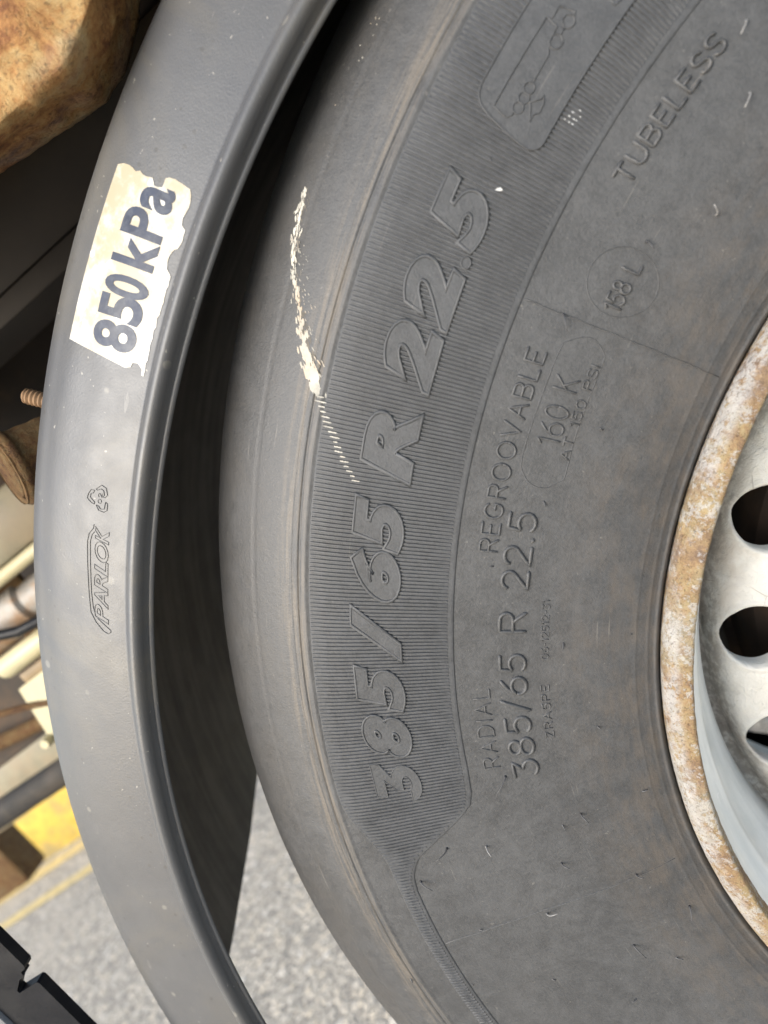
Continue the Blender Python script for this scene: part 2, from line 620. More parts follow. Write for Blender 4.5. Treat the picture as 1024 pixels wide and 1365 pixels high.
# ------------------------------------------------------------------ ground
v = np.array([(-40, -40, -HC), (40, -40, -HC), (40, 40, -HC), (-40, 40, -HC)], float)
g = add('ground', v, [(0, 1, 2, 3)], M['asphalt'], smooth=False, origin=(0, 0, 0))
g['kind'] = 'structure'


def strip(name, x0, x1, y0, y1, mat):
    o = add(name, [(x0, y0, -HC + .004), (x1, y0, -HC + .004), (x1, y1, -HC + .004), (x0, y1, -HC + .004)], [(0, 1, 2, 3)], mat, smooth=False)
    return o


tag(strip('painted_line', -9, 4, 1.97, 2.05, M['line']), 'thin pale yellow painted line on the asphalt, the one nearer the wheel', 'painted line', 'yellow painted lines')
tag(strip('painted_line', -9, 4, 2.27, 2.38, M['line']), 'wide pale yellow painted line on the asphalt along the yellow kerb', 'painted line', 'yellow painted lines')
V, F = box(-9, 4, 2.45, 2.75, -HC - .05, -HC + .30, .02, 3)
tag(add('kerb', V, F, M['yellow'], sharp=40), 'long low yellow painted kerb on the ground behind the mudguard', 'kerb')

# ------------------------------------------------------------------ tyre
tyre = empty('truck_tyre', (0, .19, 0), 'worn black truck tyre 385/65 R 22.5 with ribbed sidewall band', 'tyre')

det_r = np.unique(np.concatenate([
    np.linspace(.2965, .312, 32), np.linspace(.312, .396, 30), np.linspace(.396, .468, 22),
    np.linspace(.468, .484, 50), np.linspace(.484, .5246, 36)]))


def ringbump(r):
    """small concentric mouldings on the side wall, as height towards the viewer"""
    h = np.zeros_like(r)
    for c, w, a in [(.3005, .0009, .0006), (.3050, .0008, .00022), (.3115, .0006, .00018), (.3185, .0006, .00015),
                    (.4722, .0014, .0005), (.4752, .0006, -.0006), (.4785, .0004, -.0002),
                    (.5005, .0005, -.0005)]:
        h += a * np.exp(-((r - c) / w) ** 2)
    h -= .0045 * np.clip((.2995 - r) / .003, 0, 1) ** 1.5
    h += .0006 / (1 + np.exp(-(r - .5005) / .0004)) * 0
    return h


prof = [(r, z) for r, z in zip(det_r, zt(det_r) - ringbump(det_r))]
edge = [(.5249, .0328), (.5253, .0348), (.5265, .042), (.529, .055), (.532, .078)]
V, F = lathe(prof + edge, 960, jitter=lambda r, t, z: (0, .00018 * np.sin(t * 61) * (r > .33) * (r < .46) * 0))
# worn shoulder edge: slightly uneven
V = np.array(V)
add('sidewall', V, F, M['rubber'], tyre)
tr = [(.5318, .0775)]
for c in (.12, .165, .215, .26):
    tr += [(.5345, c - .009), (.5345, c - .006), (.522, c - .005), (.522, c + .005), (.5345, c + .006)]
tr += [(.532, .302), (.5246, .3486), (.50, .375), (.42, .386), (.33, .384), (.30, .378)]
V, F = lathe(tr, 240)
add('tread', V, F, M['tread'], tyre, sharp=35)

# ribbed band
OUT = np.array([(-60, .4568), (-33.2, .4568), (-24, .4566), (-20.5, .4563), (-18.9, .4566), (-18.094, .4578), (-16.539, .4625), (-14.9, .4685), (-13.9, .4705), (-12.6, .4708), (0, .4702), (75, .4704)])
INN = np.array([(-60, .4473), (-33.9, .4473), (-24.8, .447), (-21.5, .4466), (-20.3, .4452), (-19.6, .4425), (-18.93, .4387), (-16.94, .4155), (-16.2, .4082), (-15.5, .4032), (-14.5, .4008), (-12.5, .3998), (0, .3992), (75, .3992)])
f_out = lambda t: np.interp(t, OUT[:, 0], OUT[:, 1])
f_in = lambda t: np.interp(t, INN[:, 0], INN[:, 1])
BAND_H = .0005
tt = np.arange(-50, 66.01, .25)
fr_ = np.array([0, .0004, .0009, .0014])
A, R, H = [], [], []
for t in tt:
    a, b = f_in(t), f_out(t)
    rs = np.concatenate([a + np.array([0, .0003, .0007]), np.linspace(a + .0018, b - .0018, 12), b - np.array([.0007, .0003, 0])])
    hs = np.r_[-.0002, .00035, BAND_H, np.full(12, BAND_H), BAND_H, .00035, -.0002]
    A += [t] * len(rs); R += rs.tolist(); H += hs.tolist()
add('band_plate', tyre_pt(A, R, H), grid_faces(len(tt), 18), M['rib'], tyre)

mb = MB()
PITCH = .255
for t in np.arange(-50, 66, PITCH):
    a, b = f_in(t) + .0034, f_out(t) - .0008
    if t < -19:
        a = f_in(t) + .0022
    n = max(3, int((b - a) / .007) + 1)
    rs = np.linspace(a, b, n)
    w = PITCH * .5
    A, R, H = [], [], []
    for k, r in enumerate(rs):
        e = 0 if k in (0, n - 1) else 1
        for s, h in ((-.5, -.0001), (-.26, .00066), (.26, .00066), (.5, -.0001)):
            A.append(t + s * w * 1.5)
            R.append(r)
            H.append(BAND_H + h * (1 if e else .5))
    mb.add(tyre_pt(A, R, H), grid_faces(n, 4))
o = mb.build('band_ribs', M['rib'], tyre, smooth=False)
o['kind'] = 'stuff'


def arc(cx, cy, rx, ry, a0, a1, n=12):
    return [(cx + rx * math.cos(math.radians(a0 + (a1 - a0) * k / n)), cy + ry * math.sin(math.radians(a0 + (a1 - a0) * k / n))) for k in range(n + 1)]


def flat_patch(poly, step_a, step_r):
    pts = [Vector((p[0] * .0076, p[1])) for p in poly]
    n = len(pts)
    ed = [(i, (i + 1) % n) for i in range(n)]
    xs = [p.x for p in pts]; ys = [p.y for p in pts]

    def inside(x, y):
        c = False
        for i in range(n):
            a, b = pts[i], pts[(i - 1) % n]
            if (a.y > y) != (b.y > y) and x < (b.x - a.x) * (y - a.y) / (b.y - a.y) + a.x:
                c = not c
        return c
    for x in np.arange(min(xs), max(xs), step_a * .0076):
        for y in np.arange(min(ys), max(ys), step_r):
            if inside(x, y):
                pts.append(Vector((x, y)))
    vo, _, fo, *_ = delaunay_2d_cdt(pts, ed, [], 1, 1e-6)
    return np.array([(q.x / .0076, q.y) for q in vo]), [tuple(f) for f in fo], n


# --- outlined numerals
def glyph(ch, offset=.0, shear=0.0, extrude=0.0, outline=0.0, res=5):
    """vertices and faces of one character of the built-in font"""
    c = bpy.data.curves.new('tmp', 'FONT')
    c.body = ch
    c.size = 1.0
    c.shear = shear
    c.offset = offset
    c.resolution_u = res
    if outline:
        c.fill_mode = 'NONE'
        c.bevel_depth = outline
        c.bevel_resolution = 1
    else:
        c.extrude = extrude
    ob = bpy.data.objects.new('tmp', c)
    COL.objects.link(ob)
    dg = bpy.context.evaluated_depsgraph_get()
    dg.update()
    me = bpy.data.meshes.new_from_object(ob.evaluated_get(dg))
    P = np.array([v.co for v in me.vertices])
    Fc = [tuple(p.vertices) for p in me.polygons]
    bpy.data.objects.remove(ob)
    bpy.data.curves.remove(c)
    bpy.data.meshes.remove(me)
    return P, Fc


def refine(P, Fc, maxlen):
    """split long edges of a flat glyph so it can follow a curved surface"""
    bm = bmesh.new()
    vs = [bm.verts.new(p) for p in P]
    for f in Fc:
        try:
            bm.faces.new([vs[i] for i in f])
        except ValueError:
            pass
    bmesh.ops.triangulate(bm, faces=bm.faces[:])
    for _ in range(3):
        es = [e for e in bm.edges if e.calc_length() > maxlen]
        if not es:
            break
        bmesh.ops.subdivide_edges(bm, edges=es, cuts=1)
        bmesh.ops.triangulate(bm, faces=[f for f in bm.faces if len(f.verts) > 3])
    bm.verts.index_update()
    P = np.array([v.co for v in bm.verts])
    Fc = [tuple(v.index for v in f.verts) for f in bm.faces]
    bm.free()
    return P, Fc


BIG = [('3', -12.638, 3.35), ('8', -9.053, 3.3), ('5', -5.562, 3.5), ('/', -1.676, 3.9), ('6', 2.304, 3.45), ('5', 5.597, 3.5),
       ('R', 10.60, 4.4), ('2', 15.876, 3.75), ('2', 19.545, 3.6), ('.', 21.75, .62), ('5', 24.042, 3.5)]
THREE = [(.10, 1.0), (.98, 1.0), (.98, .80), (.64, .61)] + arc(.50, .31, .50, .31, 62, -172, 22) + [(.24, .25)] + arc(.50, .30, .25, .125, 205, 450, 16)[0:0] + arc(.50, .30, .20, .095, -160, 90, 16) + [(.32, .395), (.32, .56), (.56, .77), (.10, .77)]


for ch, th, wdeg in BIG:
    rb, rc = .4253, .4494
    if ch == '.':
        rb, rc = .4255, .4297
    if ch == '3':
        poly3 = [(th + (x + .24 * (y - .5) - .5) * wdeg * .84, rb + y * (rc - rb)) for x, y in THREE]
        Q, Fq, _ = flat_patch(poly3, .3, .003)
        o = add('raised_numeral', tyre_pt(Q[:, 0], Q[:, 1], BAND_H + .00074), Fq, M['rib'], tyre, smooth=False)
        V, F = ribbon(tyre_pt, poly3, .0009, .0015, closed=True)
        add('rim_outline', V, F, M['rib'], o)
        continue
    P, Fc = glyph(ch, offset=.058, shear=.22, extrude=.5)
    lo, hi = P.min(0), P.max(0)
    top = P[:, 2] > 0
    P2, F2 = refine(P, Fc, .25)
    mp = lambda Q: ((Q[:, 0] - lo[0]) / (hi[0] - lo[0]), (Q[:, 1] - lo[1]) / (hi[1] - lo[1]))
    u, w = mp(P2)
    h = np.where(P2[:, 2] > 0, BAND_H + .00074, -.0002)
    o = add('raised_numeral' if ch.isdigit() else ('raised_letter' if ch.isalpha() else 'raised_mark'), tyre_pt(th + (u - .5) * wdeg, rb + w * (rc - rb), h), F2, M['rib'], tyre, smooth=False)
    P, Fc = glyph(ch, offset=.058, shear=.22, outline=.02)
    u, w = mp(P)
    h = BAND_H + .00072 + P[:, 2] / .02 * .00042
    add('rim_outline', tyre_pt(th + (u - .5) * wdeg, rb + w * (rc - rb), h), Fc, M['rib'], o)


# --- monoline stroke letters
GL = {
    'T': (.7, [[(0, 1), (.7, 1)], [(.35, 1), (.35, 0)]]),
    'U': (.68, [[(0, 1), (0, .34)] + arc(.34, .34, .34, .34, 180, 360) + [(.68, 1)]]),
    'B': (.68, [[(0, 0), (0, 1), (.4, 1)] + arc(.4, .76, .24, .24, 90, -90) + [(0, .52)], [(.4, .52)] + arc(.42, .26, .26, .26, 90, -90) + [(0, 0)]]),
    'E': (.6, [[(.6, 1), (0, 1), (0, 0), (.6, 0)], [(0, .52), (.5, .52)]]),
    'L': (.55, [[(0, 1), (0, 0), (.55, 0)]]),
    'S': (.62, [arc(.31, .75, .30, .25, 25, 265) + arc(.31, .25, .31, .25, 90, -155)]),
    'R': (.66, [[(0, 0), (0, 1), (.4, 1)] + arc(.4, .74, .25, .26, 90, -90) + [(0, .48)], [(.35, .48), (.66, 0)]]),
    'G': (.82, [arc(.42, .5, .42, .5, 42, 318, 20) + [(.78, .45), (.45, .45)]]),
    'O': (.86, [arc(.43, .5, .43, .5, 0, 360, 24)]),
    'V': (.74, [[(0, 1), (.37, 0), (.74, 1)]]),
    'A': (.74, [[(0, 0), (.37, 1), (.74, 0)], [(.14, .36), (.60, .36)]]),
    'I': (.02, [[(0, 1), (0, 0)]]),
    'D': (.72, [[(0, 0), (0, 1), (.3, 1)] + arc(.3, .5, .42, .5, 90, -90) + [(0, 0)]]),
    'K': (.62, [[(0, 0), (0, 1)], [(.6, 1), (0, .4)], [(.2, .58), (.62, 0)]]),
    'P': (.62, [[(0, 0), (0, 1), (.38, 1)] + arc(.38, .74, .24, .26, 90, -90) + [(0, .48)]]),
    'Z': (.6, [[(0, 1), (.6, 1), (0, 0), (.6, 0)]]),
    '0': (.62, [arc(.31, .5, .31, .5, 0, 360, 20)]),
    '1': (.26, [[(0, .78), (.24, 1), (.24, 0)]]),
    '2': (.6, [arc(.3, .71, .29, .29, 165, -38) + [(0, 0), (.6, 0)]]),
    '3': (.6, [[(0, 1), (.58, 1), (.28, .60)] + arc(.29, .30, .31, .30, 90, -150)]),
    '5': (.6, [[(.56, 1), (.08, 1), (.03, .55)] + arc(.29, .32, .31, .32, 135, -145)]),
    '6': (.62, [[(.5, 1), (.2, .74), (.03, .42)] + arc(.31, .30, .31, .30, 160, -200, 24)]),
    '8': (.64, [arc(.32, .76, .25, .24, -90, 270, 18), arc(.32, .265, .32, .265, 90, 450, 20)]),
    '/': (.42, [[(0, -.06), (.42, 1.06)]]),
    '.': (.06, [[(0, .0), (.05, .0)]]),
    '-': (.32, [[(0, .48), (.32, .48)]]),
}


def text_strokes(s, a0, a1, rb, rc, gap=.26, space=.42):
    """polylines in (angle, radius) for the string, baseline rb, cap height rc, from angle a0 to a1"""
    x, out = 0, []
    for ch in s:
        if ch == ' ':
            x += space
            continue
        w, ls = GL[ch]
        for l in ls:
            out.append([(x + p[0], p[1]) for p in l])
        x += w + gap
    tot = x - gap
    k = (a1 - a0) / tot
    return [[(a0 + p[0] * k, rb + p[1] * (rc - rb)) for p in l] for l in out]


def dens(l, step_deg=.25):
    out = [l[0]]
    for a, b in zip(l[:-1], l[1:]):
        d = math.hypot((b[0] - a[0]) * .0066, b[1] - a[1])
        n = max(1, int(d / .0022))
        out += [(a[0] + (b[0] - a[0]) * k / n, a[1] + (b[1] - a[1]) * k / n) for k in range(1, n + 1)]
    return out


def stroke_part(name, lines, w, h, mat, parent, surf=tyre_pt):
    m = MB()
    for l in lines:
        m.add(*ribbon(surf, dens(l), w, h))
    return m.build(name, mat, parent)


TEXTS = [('REGROOVABLE', 4.55, 18.5, .3811, .3893, .0014, .0006, .30),
         ('385/65 R 22.5', -13.85, 7.6, .3652, .3774, .0021, .0008, .24),
         ('RADIAL', -12.7, -6.15, .3835, .3915, .0010, .00042, .34),
         ('ZRA5PE', -10.75, -6.15, .3543, .3582, .0008, .00035, .36),
         ('06-12512-31', -3.85, 1.05, .3539, .3573, .00065, .00028, .26),
         ('160 K', 12.75, 17.45, .3631, .3733, .0012, .00055, .22),
         ('AT 150 PSI', 11.95, 18.75, .3571, .3612, .0009, .00045, .28),
         ('158 L', 22.5, 25.7, .3592, .3667, .0014, .0007, .2),
         ('TUBELESS', 29.5, 38.5, .3809, .3885, .0018, .0008, .30)]
for s, a0, a1, rb, rc, w, h, gap in TEXTS:
    stroke_part('raised_lettering', text_strokes(s, a0, a1, rb, rc, gap, .62), w, h * 1.4, M['rubber'], tyre)

pill = [(11.466, .3775), (15.2, .3769), (19.003, .3761), (19.592, .3746), (20.203, .369), (20.338, .3638), (19.719, .3579), (19.041, .3566), (16, .3568), (13.258, .3570), (10.749, .3567), (10.242, .3585), (9.635, .3641), (9.753, .3706), (10.362, .3751)]


def smooth_closed(P, n=5):
    P = np.array(P)
    out = []
    N = len(P)
    for i in range(N):
        p0, p1, p2, p3 = P[i - 1], P[i], P[(i + 1) % N], P[(i + 2) % N]
        for k in range(n):
            t = k / n
            out.append(.5 * (2 * p1 + (p2 - p0) * t + (2 * p0 - 5 * p1 + 4 * p2 - p3) * t * t + (3 * p1 - p0 - 3 * p2 + p3) * t**3))
    return [tuple(p) for p in out]


V, F = ribbon(tyre_pt, smooth_closed(pill), .0005, .00025, closed=True)
add('moulded_outline', V, F, M['rubber'], tyre)
circ = [(24.33 + 2.2 * math.cos(k), .3633 + .0152 * math.sin(k)) for k in np.linspace(0, 2 * np.pi, 48, endpoint=False)]
V, F = ribbon(tyre_pt, circ, .0005, .00024, closed=True)
add('moulded_outline', V, F, M['rubber'], tyre)
for th, r0, r1, w, h in [(21.13, .3985, .3055, .0006, .0004), (-26.35, .4465, .313, .0007, .0003), (-31.9, .446, .335, .0045, .00010), (-19.1, .438, .34, .0050, .00010)]:
    V, F = ribbon(tyre_pt, [(th + .025 * math.sin(k * 1.3), r) for k, r in enumerate(np.linspace(r0, r1, 26))], w, h)
    add('mould_seam', V, F, M['rubber'], tyre)

# --- smooth panel with the moulded lorry symbol
pan = smooth_closed([(41.0, .4528), (34.289, .4528), (30.6, .4529), (29.85, .4527), (29.28, .4507), (28.87, .4444), (28.402, .4274), (28.484, .4225), (28.878, .4199), (29.8, .4197), (33, .4197), (36.841, .4198), (41.0, .4199), (41.6, .4215), (41.9, .436), (41.6, .4515)], 4)


Q, Fq, nb = flat_patch(pan, .6, .005)
panel = add('symbol_panel', tyre_pt(Q[:, 0], Q[:, 1], BAND_H + .00074), Fq, M['rib'], tyre)
V, F = ribbon(tyre_pt, pan, .0011, .0017, closed=True)
add('panel_border', V, F, M['rib'], panel)
icon = [[(33.995, .4439), (29.34, .4445), (29.196, .4377), (29.433, .4363), (29.592, .4361)],
        [(31.169, .4353), (32.66, .4355), (33.175, .4379), (33.961, .4386), (34.049, .4438)],
        [(34.104, .442), (34.78, .4421), (34.993, .4357), (34.734, .4354)], [(34.132, .4359), (33.681, .4357)],
        [(30.417, .4332), (30.32, .4319), (29.578, .4287), (29.956, .4289), (30.037, .4284), (30.185, .4271), (30.647, .4274), (31.01, .429), (30.787, .4292), (30.346, .4328)],
        [(36.382, .4274), (36.308, .4244), (36.768, .4238)]]
for c, rr in [((29.87, .4355), .0022), ((30.399, .4354), .0022), ((30.93, .4355), .0022), ((34.458, .4359), .0024), ((33.393, .4358), .0026)]:
    icon.append([(c[0] + math.degrees(rr / .4355) * math.cos(k), c[1] + rr * math.sin(k)) for k in np.linspace(0, 2 * np.pi, 19)])
stroke_part('lorry_symbol', icon, .0009, .0017, M['rib'], panel)

# --- moulding spews (fine rubber hairs)
SPEW = [(40.013, .381), (37.428, .362), (30.734, .3436), (27.204, .3628), (21.118, .3807), (14.649, .3464), (8.642, .3634), (3.464, .3821), (-2.605, .3467), (-6.274, .3666), (-13.632, .3821), (-10.533, .3322), (-18.663, .4226), (-19.271, .4025), (-20.79, .4431), (-26.17, .4251), (-30.422, .446), (-18.448, .3501), (-19.054, .3607), (-22.573, .3682), (-26.097, .3349), (-26.731, .3874), (-31.825, .3184), (-32.792, .3551), (-32.741, .4047), (-37.903, .3729), (-18.12, .3165), (-2.184, .3135), (5.847, .4107), (27.185, .4368), (-28.5, .4772), (-36, .34), (-41, .39), (45, .36), (49, .39)]
LONG = {0, 1, 2, 3, 4, 14, 13, 12, 17, 19, 20, 21, 22, 23, 10}
rng = random.Random(4)
for k, (a, r) in enumerate(SPEW):
    p = tyre_pt(a, r, -.0003)[0]
    q = tyre_pt(a, r, .001)[0]
    nrm = Vector(q - p).normalized()
    tang = Vector(tyre_pt(a + .1, r)[0] - tyre_pt(a, r)[0]).normalized()
    radv = nrm.cross(tang)
    L = rng.uniform(.0055, .0080) if k in LONG else rng.uniform(.0012, .0026)
    lean = Vector(tang * rng.uniform(-1.3, .5) + radv * rng.uniform(-1.2, 1.2))
    pts, pr = [], []
    for i in range(6):
        t = i / 5
        pts.append(Vector(p) + nrm * L * (t - .30 * t * t) + lean * L * .95 * t * t)
        pr.append(.00048 * (1 - .5 * t) if i else .0008)
    V, F = tube(pts, pr, 6)
    add('moulding_spew', V, F, M['hair_lit'] if k in (1, 2, 13, 21, 0) else M['hair'], tyre)


# --- scraped-on paint
def flake(surf, a, r, la, lr, h, rg, rot=0.0, rm=.49):
    n = rg.randint(5, 8)
    A, R = [], []
    for k in range(n):
        w = 2 * math.pi * k / n + rg.uniform(-.3, .3)
        s = rg.uniform(.55, 1.1)
        x, y = la * s * math.cos(w), lr * s * math.sin(w)
        A.append(a + math.degrees((x * math.cos(rot) - y * math.sin(rot)) / rm))
        R.append(r + x * math.sin(rot) + y * math.cos(rot))
    A.append(a); R.append(r)
    return surf(np.array(A), np.array(R), h), [(k, (k + 1) % n, n) for k in range(n)]


SC = np.array([(22.457, .5061), (22.017, .5057), (20.982, .5049), (19.884, .5033), (18.803, .5008), (17.252, .4941), (16.0, .4898), (14.931, .4855), (13.859, .4808), (12.966, .4762), (12.45, .4724), (11.493, .4688), (10.552, .4636), (9.572, .4588), (8.579, .4531), (7.992, .4482)])
rg = random.Random(11)
mb = MB()


def on_path(t):
    x = np.linspace(0, 1, len(SC))
    return np.interp(t, x, SC[:, 0]), np.interp(t, x, SC[:, 1])


smear = MB()
rs = random.Random(23)
for k in range(260):
    t = rs.random() * .64
    a, r = on_path(t)
    da, dr = on_path(t + .02)
    rot = math.atan2(dr - r, math.radians(da - a) * .49)
    wide = np.interp(t, [0, .1, .3, .42, .55, .66], [.5, .9, 1.2, 1.4, 1.9, 1.2])
    smear.add(*flake(tyre_pt, a, r - abs(rs.gauss(0, .0016)) * wide + .0006, .0016 * wide * rs.uniform(.4, 1), .0004 * wide * rs.uniform(.4, 1.2), .00007, rs, rot + rs.gauss(.15, .2)))
smear.build('chalky_smear', M['smear'], tyre, smooth=False)['kind'] = 'stuff'
for k in range(430):
    t = rg.random() * .66
    a, r = on_path(t)
    da, dr = on_path(t + .02)
    rot = math.atan2(dr - r, math.radians(da - a) * .49)
    wide = np.interp(t, [0, .1, .3, .42, .55, .66], [.4, .8, 1.0, 1.2, 2.2, 1.3])
    off = rg.gauss(0, .0010 * wide)
    s = rg.uniform(.35, 1.0) * wide
    if rg.random() < .16 and .2 < t < .6:                 # side streaks dragged towards the band
        off += rg.uniform(.0015, .0075)
        s *= .45
        rot += .35
    mb.add(*flake(tyre_pt, a, r - off, .0021 * s, .00050 * s, .00012 + rg.random() * .0001, rg, rot))
for k in range(46):
    t = .66 + .34 * k / 46
    a, r = on_path(t)
    a = round(a / PITCH) * PITCH
    s = 1.25 - 1.0 * (k / 46)
    for j in range(2):
        mb.add(*flake(tyre_pt, a, r + rg.gauss(0, .0007), .0004, .0017 * s * rg.uniform(.6, 1.1), BAND_H + .00074, rg, 0))
for k in range(9):          # separate spatter beside the scrape
    mb.add(*flake(tyre_pt, rg.uniform(24, 31), .5052 + rg.gauss(0, .0012), .0004, .0003, .0003, rg))
mb.build('paint_scuff', M['paint_scuff'], tyre, smooth=False)['kind'] = 'stuff'
mb = MB()
for i in range(4):
    for j in range(3):
        if rg.random() < .85:
            a = 30.6 + i * .2 + j * .05
            mb.add(*flake(tyre_pt, round(a / PITCH) * PITCH, .4165 - j * .0017 + rg.gauss(0, .0003) - i * .0004, .00035, .0006, BAND_H + .00074, rg))
mb.add(*flake(tyre_pt, 25.9, .4275, .0009, .0022, BAND_H + .0012, rg, .6))
mb.build('white_specks', M['white_paint'], tyre, smooth=False)['kind'] = 'stuff'

# ------------------------------------------------------------------ wheel
wheel = empty('steel_wheel', (0, .12, HC - .3), 'cream painted steel truck wheel with round hand holes and rusty flange', 'wheel')


def rough_edge(r, t, z):
    n = np.array([noise.fractal(Vector((a * 60 + b * 900, b * 700, c * 600)), .8, 2.1, 4) for a, b, c in zip(t.ravel(), r.ravel(), z.ravel())]).reshape(r.shape)
    return n * .00016, n * .00028


V, F = lathe([(.2960, .0065), (.2974, .003), (.2978, .0), (.2976, -.0026), (.2962, -.0058), (.2935, -.0086), (.2905, -.0104), (.2885, -.0111), (.2874, -.0112), (.2864, -.0104), (.2856, -.0084), (.2848, -.005), (.2838, 0.0)], 720, rough_edge)
add('flange', V, F, M['rim_rust'], wheel)
V, F = lathe([(.2840, -.001), (.2832, .004), (.2815, .010), (.2780, .0150), (.2745, .0175), (.2725, .021), (.2718, .028), (.2712, .036), (.268, .0435), (.2625, .050), (.2575, .058), (.2545, .068), (.2530, .08), (.2520, .10), (.2520, .20), (.258, .26), (.280, .30)], 360)
add('barrel', V, F, M['barrel'], wheel)

DR = [.10, .19, .2235, .236, .2415, .2442, .2452, .2458]
DZ = [.048, .054, .0565, .0600, .0648, .0720, .0790, .0850]
dz_ = lambda r: np.interp(r, DR, DZ)
mb = MB()
RC, AH, HALF = .2238, .0187, math.radians(9)
R_LO, R_HI = .192, .2458
NT_ = 48
_c1, _c2 = math.atan2(HALF * RC, R_HI - RC), math.atan2(HALF * RC, R_LO - RC)
ts = np.sort(np.r_[np.linspace(0, 2 * np.pi, NT_ - 4, endpoint=False), _c1, _c2, 2 * np.pi - _c1, 2 * np.pi - _c2])
for k in range(20):
    pc = math.radians(7.9 - 18 * k)
    rows = []
    for rad, dzz in ((AH - .0006, .011), (AH - .0006, .006), (AH - .0003, .0022), (AH + .0005, .0002), (AH + .0016, -.0009), (AH + .0026, -.0008), (AH + .0036, .0)):
        rows.append((RC + rad * np.cos(ts), pc + rad * np.sin(ts) / RC, dzz))
    br, bp = [], []
    for t in ts:
        c, s = math.cos(t), math.sin(t) / RC
        lim = []
        if c > 1e-9: lim.append((R_HI - RC) / c)
        if c < -1e-9: lim.append((R_LO - RC) / c)
        if abs(s) > 1e-9: lim.append(HALF / abs(s))
        q = min(lim)
        br.append(RC + q * c); bp.append(pc + q * s)
    br, bp = np.array(br), np.array(bp)
    ir, ip = rows[-1][0], rows[-1][1]
    for f in np.linspace(0, 1, 9)[1:]:
        rows.append((ir + (br - ir) * f, ip + (bp - ip) * f, 0.0))
    P = []
    for r, p, d in rows:
        P.append(np.c_[-r * np.cos(p), -r * np.sin(p), dz_(r) + d])
    P = np.concatenate(P)
    mb.add(T(P), grid_faces(len(rows), NT_, wrap_v=True))
disc = mb.build('disc', M['disc'], wheel)
V, F = lathe([(.2455, .083), (.2462, .088), (.2478, .0905), (.2505, .092), (.2535, .0925)], 360)
add('weld_bead', V, F, M['disc'], wheel)
V, F = lathe([(.193, .0545), (.19, .0547), (.17, .056), (.15, .060), (.14, .05), (.10, .045), (.05, .045), (.001, .045)], 240)
add('hub_face', V, F, M['disc'], wheel)
V, F = lathe([(.06, .10), (.19, .105), (.203, .112), (.206, .125), (.206, .145), (.212, .148), (.212, .155), (.206, .158), (.206, .26), (.06, .262)], 120)
drum = add('brake_drum', V, F, M['drum'], sharp=40)
tag(drum, 'dark rusty brake drum seen through the hand holes of the wheel', 'brake drum')

# ------------------------------------------------------------------ mudguard
guard = empty('mudguard', (-.62, .2, .12), 'curved grey black plastic mudguard with a worn white pressure sticker', 'mudguard')
outer = [(.5315, .0020), (.5320, .0009), (.5334, .0007), (.5343, .0013), (.5349, .0010), (.5356, -.0018), (.5369, -.0043), (.5389, -.0056), (.5410, -.0053), (.5428, -.0034), (.5440, -.0012), (.5449, .0001), (.5458, .0007)]
outer += [(r, float(hermite(FR, FZ, r))) for r in np.r_[np.linspace(.5468, .597, 16), np.linspace(.5995, .6135, 9)]]
outer += [(.6142, .040), (.6146, .055), (.615, .12), (.615, .22), (.615, .32), (.614, .385), (.608, .396), (.58, .408), (.55, .416), (.545, .412)]
inner = [(.548, .409), (.578, .403), (.604, .391), (.610, .383), (.611, .32), (.611, .22), (.611, .12), (.6106, .055), (.608, .040), (.602, .0305), (.592, .0225), (.575, .0140), (.555, .0085), (.545, .0060), (.538, .0035), (.5335, .0036), (.5320, .0030)]
loop = np.array(outer + inner)
NA = 420
VV = []
s = np.linspace(0, 1, NA)
for rho, z in loop:
    a0 = -28.3 + 4 * max(0, z) + 45 * max(0, z)**2
    VV.append(guard_xyz(a0 + (150 - a0) * s, rho, z))
VV = np.stack(VV, 1).reshape(-1, 3)
nl = len(loop)
F = grid_faces(NA, nl, wrap_v=True)
F.append(tuple(range(nl)))
F.append(tuple((NA - 1) * nl + k for k in range(nl - 1, -1, -1)))
shell = add('shell', VV, F, M['guard'], guard, sharp=60)
shell.data.materials.append(M['guard_inside'])
mi = np.zeros(len(shell.data.polygons), dtype=np.int32)
k_ = np.arange(len(mi))
mi[(k_ < (NA - 1) * nl) & (k_ % nl >= len(outer))] = 1
shell.data.polygons.foreach_set('material_index', mi)

STK = [(26.072, .5922), (26.193, .5889), (26.145, .5832), (26.044, .5811), (26.141, .5788), (26.008, .575), (26.056, .5713), (25.775, .5692), (25.765, .5672), (25.838, .5651), (26.241, .565), (26.334, .5635), (26.369, .5603), (26.315, .5563), (26.232, .552), (25.473, .5495), (24.943, .5506), (24.641, .5499), (24.491, .5476), (24.016, .5472), (23.841, .5474), (23.491, .5497), (23.198, .551), (22.864, .5511), (22.56, .5502), (22.414, .5483), (22.297, .5474), (17.412, .5483), (17.449, .5497), (17.71, .5498), (17.937, .5525), (17.901, .5553), (17.673, .5558), (17.556, .5584), (18.096, .5935)]
rg = random.Random(2)
poly = []
for i, p in enumerate(STK):
    q = STK[(i + 1) % len(STK)]
    L = math.hypot((q[0] - p[0]) * .0099, q[1] - p[1])
    n = max(1, int(L / .002))
    torn = 0.00035 if i < 26 else (.0003 if i < 33 else 0)
    for k in range(n):
        t = k / n
        j = torn if k else 0
        poly.append((p[0] + (q[0] - p[0]) * t + rg.gauss(0, j) / .0099, p[1] + (q[1] - p[1]) * t + rg.gauss(0, j)))
Q, Fq, nb = flat_patch(poly, .5, .004)
stk = add('pressure_sticker', guard_pt(Q[:, 0], Q[:, 1], .00022), Fq, M['sticker'], guard)
